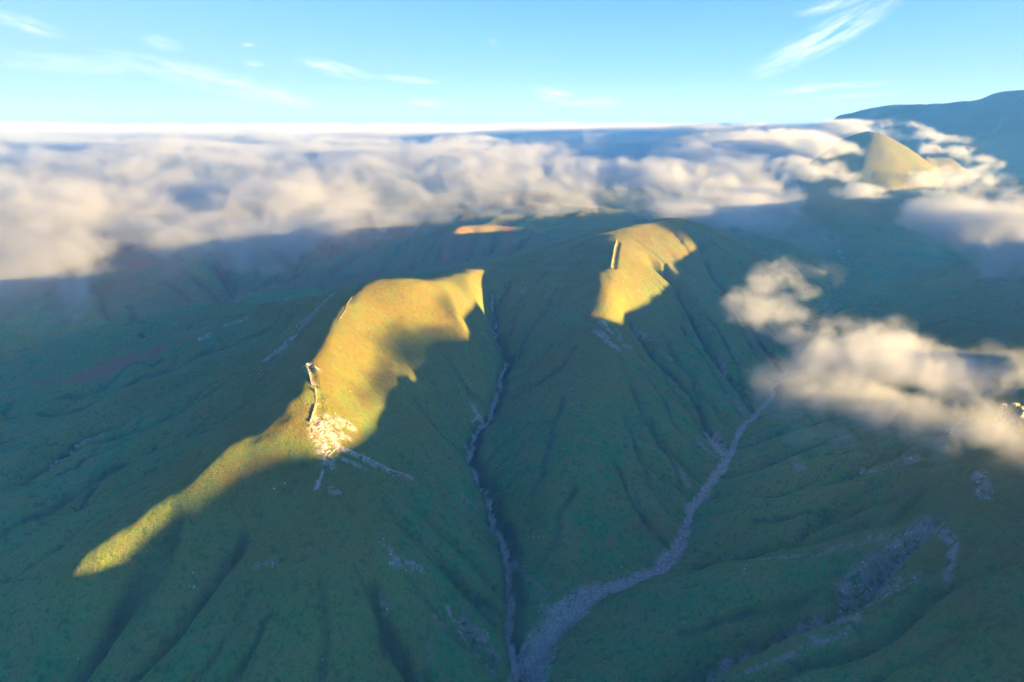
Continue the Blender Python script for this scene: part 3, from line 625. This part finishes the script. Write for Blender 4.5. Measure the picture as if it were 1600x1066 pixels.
def cloud_object(name, box, cell, fn, mat, label, cat='cloud'):
    """fn(X,Y,Z) gives the density; heights in box and in fn are relative to the view point"""
    t0 = time.time()
    (x0, x1), (y0, y1), (z0, z1) = box
    n = [int(round((b-a)/c))+1 for (a, b), c in zip(box, cell)]
    gx = np.linspace(x0, x1, n[0]); gy = np.linspace(y0, y1, n[1]); gz = np.linspace(z0, z1, n[2])
    gx_, gy_, gz_ = [g.astype(np.float32) for g in (gx, gy, gz)]
    D_ = fn(gx_[:, None, None], gy_[None, :, None], gz_[None, None, :]).astype(np.float32)
    e = 2
    for ax in range(3):       # fade to nothing at the faces of the box
        k = np.arange(n[ax]); w = np.clip(np.minimum(k, n[ax]-1-k)/e, 0, 1).astype(np.float32)
        D_ *= w.reshape([-1 if i == ax else 1 for i in range(3)])
    if cell[0] < 8:              # no stray puffs away from the body of the cloud
        B_ = D_
        for ax in range(3):
            k = np.cumsum(np.pad(B_, [(5, 4) if i == ax else (0, 0) for i in range(3)]), axis=ax)
            B_ = (np.take(k, range(9, k.shape[ax]), axis=ax)-np.take(k, range(0, k.shape[ax]-9), axis=ax))/9
        assert B_.shape == D_.shape
        D_ *= sstep(.03, .14, B_)
    D_[D_ < .004] = 0
    me = bpy.data.meshes.new(name); N = D_.size
    me.vertices.add(N)
    co = np.zeros((N, 3), np.float32); co[:, 2] = CAM_Z
    me.vertices.foreach_set('co', co.ravel()); attr(me, 'grid_density', D_)
    o = link(name, me, mat, 'stuff', label, cat)
    ng = bpy.data.node_groups.new(name, 'GeometryNodeTree')
    ng.interface.new_socket('Geometry', in_out='INPUT', socket_type='NodeSocketGeometry')
    ng.interface.new_socket('Geometry', in_out='OUTPUT', socket_type='NodeSocketGeometry')
    N_ = ng.nodes.new; Lk = ng.links.new
    gi = N_('NodeGroupInput'); go = N_('NodeGroupOutput'); vc = N_('GeometryNodeVolumeCube'); sm = N_('GeometryNodeSetMaterial')
    sm.inputs['Material'].default_value = mat
    pos = N_('GeometryNodeInputPosition'); sub = N_('ShaderNodeVectorMath'); sub.operation = 'SUBTRACT'
    sub.inputs[1].default_value = (x0, y0, z0+CAM_Z); Lk(pos.outputs[0], sub.inputs[0])
    mul = N_('ShaderNodeVectorMath'); mul.operation = 'MULTIPLY'
    mul.inputs[1].default_value = tuple((m-1)/(b-a) for (a, b), m in zip(box, n)); Lk(sub.outputs[0], mul.inputs[0])
    rd = N_('ShaderNodeVectorMath'); rd.operation = 'ADD'; rd.inputs[1].default_value = (.5, .5, .5); Lk(mul.outputs[0], rd.inputs[0])
    fl = N_('ShaderNodeVectorMath'); fl.operation = 'FLOOR'; Lk(rd.outputs[0], fl.inputs[0])
    sx = N_('ShaderNodeSeparateXYZ'); Lk(fl.outputs[0], sx.inputs[0])
    def M(op, a, b):
        k = N_('FunctionNodeIntegerMath'); k.operation = op
        for i, v in enumerate((a, b)):
            if isinstance(v, int): k.inputs[i].default_value = v
            else: Lk(v, k.inputs[i])
        return k.outputs[0]
    idx = M('ADD', M('MULTIPLY', M('ADD', M('MULTIPLY', sx.outputs[0], n[1]), sx.outputs[1]), n[2]), sx.outputs[2])
    na = N_('GeometryNodeInputNamedAttribute'); na.inputs['Name'].default_value = 'grid_density'
    si = N_('GeometryNodeSampleIndex'); si.clamp = True
    Lk(gi.outputs[0], si.inputs['Geometry']); Lk(na.outputs['Attribute'], si.inputs['Value']); Lk(idx, si.inputs['Index'])
    Lk(si.outputs[0], vc.inputs['Density'])
    vc.inputs['Min'].default_value = (x0, y0, z0+CAM_Z); vc.inputs['Max'].default_value = (x1, y1, z1+CAM_Z)
    for k, s in enumerate(('Resolution X', 'Resolution Y', 'Resolution Z')): vc.inputs[s].default_value = n[k]
    Lk(vc.outputs[0], sm.inputs[0]); Lk(sm.outputs[0], go.inputs[0])
    md = o.modifiers.new('volume', 'NODES'); md.node_group = ng
    print(name, n, N, 'time', round(time.time()-t0, 1), 'fill %.2f' % (D_ > 0).mean())
    return o

def pl(v, pts):                 # piecewise linear profile
    p = np.array(pts, float); return np.interp(v, p[:, 0], p[:, 1]).astype(np.float32)

def deck(X, Y, Z, wl, det, amp=.75, octs=5):
    """the sea of cloud: a body between its base and top, with a ragged front"""
    th = X/np.maximum(Y, 500)
    wx = fbm3(X, Y, Z, wl*1.6, 2, seed=1)*wl*.5; wy = fbm3(X, Y, Z, wl*1.6, 2, seed=2)*wl*.5
    edge = pl(th, [(-1.2, 1000), (-.74, 1060), (-.63, 1100), (-.57, 1400), (-.45, 1540), (-.3, 1640), (-.1, 1780), (.02, 1800), (.12, 1820), (.22, 1750), (.3, 1850), (.36, 2000), (.42, 2200), (.46, 2500), (.56, 3300), (.75, 5500), (1.2, 9000)])
    d = Y+wy*1.2-edge
    lift = sstep(.12, .34, th)*sstep(5200, 3400, Y)*sstep(1900, 2600, Y)
    top = -100+42*sstep(1900, 3500, Y)*sstep(.5, .2, th)+fbm3(X, Y, 0*X, 1300, 4, .55, seed=5)*70+lift*62
    s = sstep(-60, 620, d)
    up = top*s+(1-s)*-225
    lo = pl(th, [(-.8, -262), (-.62, -265), (-.5, -290), (-.3, -290), (0, -275), (.2, -270), (.5, -260)])+fbm3(X, Y, 0*X, 420, 3, seed=6)*120
    n = .55*fbm3(X+wx, Y+wy, Z*1.25, wl*1.3, octs, .58, seed=3, billow=True)+.75*fbm3(X+wx, Y+wy, Z*1.1, wl*.8, octs, .6, seed=13)
    body = np.minimum(np.minimum((up-Z)/90, (Z-lo)/80), d/260)
    return sstep(-.10, 1.15, body+n*amp+.24)
def near_deck(X, Y, Z): return deck(X, Y, Z, 420, 0, .62)*sstep(4020, 3750, Y)
def mid_deck(X, Y, Z): return deck(X, Y, Z, 700, 0, .6, 5)*sstep(3740, 4010, Y)*sstep(13000, 12000, Y)
def far_deck(X, Y, Z):
    top = -190+fbm3(X, Y, 0*X, 5200, 4, .6, seed=8)*120
    return sstep(0, 1, (top-Z)/60)*sstep(11900, 13000, Y)
def blobs(lst, wl, amp, seed=0, octs=5, stretch=(1, 1, 1.1), soft=.7):
    B = [(np.array(Pd(px, py, d)), np.array(r, float), s) for px, py, d, r, s in lst]
    def fn(X, Y, Z):
        wx = fbm3(X, Y, Z, wl*1.7, 3, seed=seed+1)*wl*.9; wy = fbm3(X, Y, Z, wl*1.7, 3, seed=seed+2)*wl*.9; wz = fbm3(X, Y, Z, wl, 3, seed=seed+7)*wl*.35
        n = fbm3((X+wx)*stretch[0], (Y+wy)*stretch[1], Z*stretch[2], wl, octs, .58, seed=seed+3, billow=True)
        out = np.zeros(n.shape, np.float32)
        for c, r, s in B:
            q = np.sqrt(((X-c[0]+wx*.5)/r[0])**2+((Y-c[1]+wy*.5)/r[1])**2+((Z-c[2]+wz)/r[2])**2)
            out = np.maximum(out, s*sstep(0, soft, (1-q)+n*amp*np.clip((1.45-q)/.7, 0, 1)))
        return out
    return fn

cm1 = cloud_material('cloud', .020, aniso=.3, noise=75.)
cloud_object('cloud_bank', ((-3000, 2300), (950, 4050), (-370, 10)), (15, 15, 10), near_deck, cm1, 'long bank of cream and grey cloud lying across the valley behind the ridges', 'cloud bank')
cm2 = cloud_material('far_cloud', .012, aniso=.3)
cloud_object('cloud_sea', ((-10500, 7500), (3700, 13100), (-400, 30)), (75, 75, 22), mid_deck, cm2, 'sea of cloud filling the distance behind the bank')
cm3 = cloud_material('horizon_cloud', .004, (.17, .21, .28), aniso=.3)  # dark grey-blue stands in for the haze missing over this far layer
cloud_object('cloud_layer', ((-48000, 48000), (11500, 60000), (-400, 60)), (480, 480, 38), far_deck, cm3, 'thin flat layer of cloud along the horizon')
cm4 = cloud_material('drifting_cloud', .024, aniso=.3, noise=26.)
cloud_object('drifting_cloud', ((110, 790), (320, 1110), (-325, -105)), (5.5, 5.5, 5),
    blobs([(1200,480,691,(80,69,26),.8),(1255,510,652,(92,69,35),1),(1330,540,611,(97,74,41),1.1),(1410,560,591,(103,74,44),1.1),(1490,575,571,(103,74,41),1.1),(1560,590,541,(92,69,37),1),(1620,600,521,(80,69,37),.9),
           (1380,620,541,(86,57,33),.7),(1460,650,501,(80,57,30),.7),(1540,670,461,(69,51,30),.6),(1590,690,431,(57,46,28),.5),(1300,620,571,(69,57,28),.5),(1280,700,536,(51,46,24),.28),(1290,770,501,(40,34,19),.16),(1230,430,782,(80,80,24),.45),(1500,740,431,(46,40,19),.2)],
          120, .75, 11, soft=1.0), cm4, 'pale cloud drifting over the spurs on the right of the valley')
cloud_object('drifting_cloud', ((700, 2600), (1100, 3700), (-300, 20)), (16, 16, 10),
    blobs([(1480,355,1250,(110,120,34),.9),(1530,360,1220,(120,120,42),1),(1590,365,1190,(140,130,46),1.1),(1650,370,1180,(160,130,50),1.1),(1590,400,1150,(120,100,36),.8),(1520,385,1180,(90,90,26),.6),(1480,300,1900,(150,200,30),.30),(1560,300,1800,(130,200,28),.35),(1530,265,2200,(160,250,28),.28),(1430,260,2300,(180,250,28),.30),
           (1380,295,2200,(150,150,30),.35),(1410,275,2350,(90,120,30),.45),(1400,203,2950,(190,160,40),.9),(1450,208,2900,(170,160,36),.8),(1350,200,2950,(180,200,40),.9),(1475,230,2750,(110,160,26),.4),(1430,278,2120,(70,60,20),.8),(1380,292,2080,(80,60,20),.8),(1490,240,2600,(90,110,30),1),(1530,262,2450,(90,110,28),.8),(1290,240,2300,(120,120,40),.9),(1315,270,2150,(90,100,34),.8),(1260,265,2150,(130,120,36),.8),(1340,300,2050,(90,80,26),.7),(1440,305,2050,(80,70,20),.6)],
          230, .95, 21, soft=.9), cloud_material('spilling_cloud', .024, aniso=.3, noise=60.), 'torn cloud spilling round the far sunlit hill')
cloud_object('mist', ((0, 1000), (480, 2100), (-350, -120)), (11, 11, 8),
    blobs([(850,715,600,(22,30,16),.35),(880,740,590,(22,26,14),.25),(965,790,560,(40,30,18),.30),(1180,520,1000,(90,100,40),.25),(1140,420,1500,(130,120,40),.35),(1190,350,1750,(150,130,40),.6),(1130,345,1700,(110,100,30),.6),(1060,330,1650,(90,90,26),.6),(1260,380,1700,(120,130,35),.25),(1180,470,1200,(90,100,30),.3)],
          110, .8, 31, soft=1.), cloud_material('mist', .010, aniso=.3), 'thin mist drifting over the stream gullies')
# ------------------------------------------------------------------ things standing on the hills
import bmesh
def ground(x, y):
    """height of the finished ground mesh at x, y"""
    i = np.clip(np.searchsorted(xs, x)-1, 0, len(xs)-2); j = np.clip(np.searchsorted(ys, y)-1, 0, len(ys)-2)
    fx = (x-xs[i])/(xs[i+1]-xs[i]); fy = (y-ys[j])/(ys[j+1]-ys[j])
    return (TZ[j, i]*(1-fx)+TZ[j, i+1]*fx)*(1-fy)+(TZ[j+1, i]*(1-fx)+TZ[j+1, i+1]*fx)*fy
def stone_material(name, a, b, moss=.25):
    m = bpy.data.materials.new(name); m.use_nodes = True; S = NT_(m)
    pos = S.n('ShaderNodeNewGeometry').outputs['Position']
    c = S.mix(S.ramp(S.noise(pos, .9, 6, .7), .35, .68), C4(*a), C4(*b))
    c = S.mix(S.math('MULTIPLY', S.ramp(S.noise(pos, .35, 4, .6), .48, .62), moss), c, C4(.09, .10, .03))
    c = S.mix(S.math('MULTIPLY', S.ramp(S.noise(pos, 2.5, 4, .7), .55, .7), .4), c, C4(.06, .055, .05))
    b_ = S.n('ShaderNodeBsdfPrincipled'); S.l(c, b_.inputs['Base Color']); b_.inputs['Roughness'].default_value = .95
    bu = S.n('ShaderNodeBump'); bu.inputs['Strength'].default_value = .7; bu.inputs['Distance'].default_value = .25; S.l(S.noise(pos, 1.6, 6, .7), bu.inputs['Height']); S.l(bu.outputs[0], b_.inputs['Normal'])
    o = S.n('ShaderNodeOutputMaterial'); S.l(b_.outputs[0], o.inputs[0]); return m
M_PALE = stone_material('pale_limestone', (.30, .26, .21), (.62, .55, .45))
M_WALL = stone_material('old_wall_stone', (.16, .14, .08), (.38, .32, .18), .6)
M_GREY = stone_material('grey_stream_stone', (.22, .22, .22), (.55, .54, .52), .1)
ICO = {}
def ico(sub):
    if sub not in ICO:
        bm = bmesh.new(); bmesh.ops.create_icosphere(bm, subdivisions=sub, radius=1); bm.verts.ensure_lookup_table()
        ICO[sub] = (np.array([v.co[:] for v in bm.verts]), [[v.index for v in f.verts] for f in bm.faces]); bm.free()
    return ICO[sub]
def rock_pts(seed, sub, size, cuts=9, rough=.16):
    """an angular stone: a ball cut by random planes, then roughened"""
    r = np.random.RandomState(seed); v, f = ico(sub); v = v.copy()
    for k in range(cuts):
        n = r.randn(3); n /= np.linalg.norm(n); d = r.uniform(.45, .8); e = v@n-d
        v -= np.outer(np.maximum(e, 0), n)
    nz = vn3(v[:, 0]*2.2+seed, v[:, 1]*2.2, v[:, 2]*2.2)+.5*vn3(v[:, 0]*5+seed, v[:, 1]*5, v[:, 2]*5)
    return v*(1+nz[:, None]*rough*2)*np.array(size), f
def rotz(v, a): c, s = math.cos(a), math.sin(a); return np.stack([v[:, 0]*c-v[:, 1]*s, v[:, 0]*s+v[:, 1]*c, v[:, 2]], 1)
def mesh_from(name, parts, smooth=False):
    V = []; F = []; n = 0
    for v, f in parts:
        V.append(v); F += [[i+n for i in q] for q in f]; n += len(v)
    me = bpy.data.meshes.new(name); me.from_pydata(np.concatenate(V).tolist(), [], F); me.update(); return me

def wall_mesh(p, o, w, h, seed):
    """uneven drystone wall following the ground: courses of rough blocks worn to an irregular top"""
    r = np.random.RandomState(seed); parts = []
    L = np.concatenate([[0], np.cumsum(np.hypot(*np.diff(p[:, :2], axis=0).T))])
    t = 0
    while t < L[-1]:
        x = np.interp(t, L, p[:, 0]); y = np.interp(t, L, p[:, 1]); x2 = np.interp(t+1, L, p[:, 0]); y2 = np.interp(t+1, L, p[:, 1])
        a = math.atan2(y2-y, x2-x) if t < L[-1]-1 else a
        wear = max(.25, 1+1.1*float(vnoise(np.array([t/7.+seed]), np.array([seed*1.]))[0]))
        hh = h*wear; g = float(ground(x, y))
        for k in range(3):
            s = r.uniform(.75, 1.25); v, f = rock_pts(r.randint(1e6), 1, (1.15*s, w*(.42-.08*k), hh*.34), 6, .12)
            v = rotz(v, a+r.uniform(-.15, .15)); v = v+np.array([x+r.uniform(-.2, .2)-o[0], y+r.uniform(-.2, .2)-o[1], g-o[2]-.25+hh*(.22+.30*k)])
            parts.append((v, f))
        t += 1.35
    return mesh_from('stone_wall', parts)
WALL_INFO = [('long low ruined stone wall running up the left edge of the sunlit hill to its top', 2.0, .95),
             ('short upper stretch of ruined wall beside the white rocks on the sunlit crest', 2.2, 1.7),
             ('curved lower stretch of ruined wall just above the pale rock face of the sunlit ridge', 2.5, 2.1),
             ('dark straight ruined wall on the sunlit spur of the second, farther hill', 4.2, 3.4),
             ('stub of ruined wall alone on the shaded slope below the pale rock face', 2.0, 1.2)]
for i, (p, (lab, w, h)) in enumerate(zip(WALLP, WALL_INFO)):
    o = (p[0, 0], p[0, 1], float(ground(p[0, 0], p[0, 1])))
    me_ = wall_mesh(p, o, w, h, 40+i)
    ob = link('stone_wall', me_, M_WALL if i < 4 else M_PALE, label=lab, cat='wall', group='ruined walls along the crests'); ob.location = o

def outcrop(name, label, pts, seed, n, size, tall=1.0, mat=None, dip=.5):
    r = np.random.RandomState(seed); q = G(*pts); c = q.mean(0); o = (c[0], c[1], float(ground(c[0], c[1]))); parts = []
    for k in range(n):
        t = k/(n-1)*(len(q)-1); i = min(int(t), len(q)-2); x, y = (q[i]+(q[i+1]-q[i])*(t-i))[:2]+r.uniform(-.22, .22, 2)*size
        s = size*r.uniform(.55, 1.0)
        v, f = rock_pts(r.randint(1e6), 3 if s > 2 else 2, (s, s*r.uniform(.3, .6), s*tall*r.uniform(.5, 1.1)), 12, .14)
        v[:, 0] += v[:, 2]*dip; v = rotz(v, r.uniform(-.5, .5)+.6)
        parts.append((v+np.array([x-o[0], y-o[1], float(ground(x, y))-o[2]+s*.1]), f))
    ob = link(name, mesh_from(name, parts), mat or M_PALE, label=label, cat='rock outcrop'); ob.location = o
outcrop('rock_outcrop', 'jagged sunlit rock crag on the right ridge beside the drifting cloud', ((1563,664),(1572,655),(1582,650),(1590,655),(1597,664)), 3, 26, 8.5, 1.5, stone_material('gold_crag', (.30, .22, .08), (.58, .44, .20), .5))
outcrop('rock_outcrop', 'bright cream rock face at the lower tip of the near sunlit ridge', ((500,660),(508,680),(520,690),(528,700),(514,716),(498,668),(535,690)), 5, 50, 2.3, .6, dip=.9)
outcrop('rock_outcrop', 'thin pale rock rib trailing down the grass from the tip of the near ridge', ((540,705),(565,716),(590,726),(615,738),(640,748)), 6, 46, 1.7, .7)
outcrop('rock_outcrop', 'white rock point at the foot of the sunlit wedge on the second hill', ((941,505),(944,509),(948,510)), 7, 14, 3.2, 1.1)
outcrop('rock_outcrop', 'scatter of white rocks above the short wall on the near crest', ((479,571),(485,573),(492,576),(498,580)), 8, 18, 1.5, .8)
outcrop('rock_outcrop', 'grey rock bank above the bend of the left stream', ((742,645),(748,655),(738,662)), 9, 22, 2.6, .9, M_GREY)
outcrop('rock_outcrop', 'broken rock face where the steep spurs meet the right stream', ((1110,690),(1120,705),(1128,715),(1105,682)), 10, 30, 3.6, 1.1, M_GREY)

# boulders: a few shapes, copied
SHAPES = []
for k in range(6):
    v, f = rock_pts(500+k, 2, (1, .8, .65), 10, .16); me_ = mesh_from('boulder', [(v, f)]); me_.materials.append(M_GREY if k % 2 else M_PALE); SHAPES.append(me_)
def scatter(path, n, width, lo, hi, label, group, seed, mats=None):
    r = np.random.RandomState(seed); L = len(path)
    for k in range(n):
        t = r.rand()*(L-1); i = int(t); p = path[i]+(path[min(i+1, L-1)]-path[i])*(t-i); w = width(p) if callable(width) else width
        x = p[0]+r.randn()*w*.5; y = p[1]+r.randn()*w*.5; s = lo+(hi-lo)*r.rand()**3
        ob = bpy.data.objects.new('boulder', SHAPES[r.randint(6)]); scene.collection.objects.link(ob)
        ob.location = (x, y, float(ground(x, y))+s*.15); ob.scale = (s, s*r.uniform(.8, 1.2), s*r.uniform(.7, 1.1)); ob.rotation_euler = (r.uniform(-.3, .3), r.uniform(-.3, .3), r.uniform(0, 6.28))
        ob['label'] = label; ob['category'] = 'boulder'; ob['group'] = group
lp = CH['left']; lp = lp[lp[:, 1] < 760]
scatter(lp, 105, 3.5, .5, 1.5, 'pale boulder in the narrow left stream bed between the two hills', 'boulders in the left stream bed', 1)
rp = CH['right']; rp = rp[(rp[:, 1] < 800) & (rp[:, 1] > 415)]
scatter(rp, 115, lambda p: np.interp(p[1], [430, 560, 800], [13, 7, 4]), .5, 1.6, 'pale boulder in the wide gravel bed of the right stream', 'boulders in the right stream bed', 2)
hp = G((500,640),(520,650),(545,670),(560,640),(530,560),(560,520),(600,470),(640,480))
scatter(hp, 34, 16, .35, 1.1, 'small white stone lying on the sunlit grass of the near ridge', 'white stones on the near sunlit ridge', 3)
bp_ = G((960,440),(985,450),(1010,425),(975,470))
scatter(bp_, 16, 12, .7, 1.9, 'stone on the sunlit wedge of the second hill below the dark wall', 'stones on the sunlit wedge of the second hill', 4)

# ------------------------------------------------------------------ air
def haze_box(lo, hi, dens, color):
    co = [(x, y, z) for x in (lo[0], hi[0]) for y in (lo[1], hi[1]) for z in (lo[2], hi[2])]
    me = bpy.data.meshes.new('haze'); me.from_pydata(co, [], [(0,1,3,2),(4,6,7,5),(0,4,5,1),(2,3,7,6),(0,2,6,4),(1,5,7,3)])
    m = bpy.data.materials.new('haze'); m.use_nodes = True; t = m.node_tree; t.nodes.clear()
    o = t.nodes.new('ShaderNodeOutputMaterial'); v = t.nodes.new('ShaderNodeVolumePrincipled')
    v.inputs['Color'].default_value = (*color, 1); v.inputs['Density'].default_value = dens; v.inputs['Anisotropy'].default_value = .0; v.inputs['Absorption Color'].default_value = (1, 1, 1, 1)
    t.links.new(v.outputs[0], o.inputs['Volume'])
    link('haze', me, m, 'stuff', 'thin blue morning haze filling the valleys')
zmin = float(TZ.min())
haze_box((-7000, -2600, zmin-1), (4200, 9000, CAM_Z+215), 1.05e-4, (.07, .30, 1.0))
sc = scene.cycles
sc.volume_bounces = 4; sc.max_bounces = 8; sc.diffuse_bounces = 3; sc.transparent_max_bounces = 8
sc.volume_step_rate = 1.0; sc.volume_max_steps = 256
sc.use_denoising = True; sc.use_adaptive_sampling = True; sc.adaptive_threshold = .05
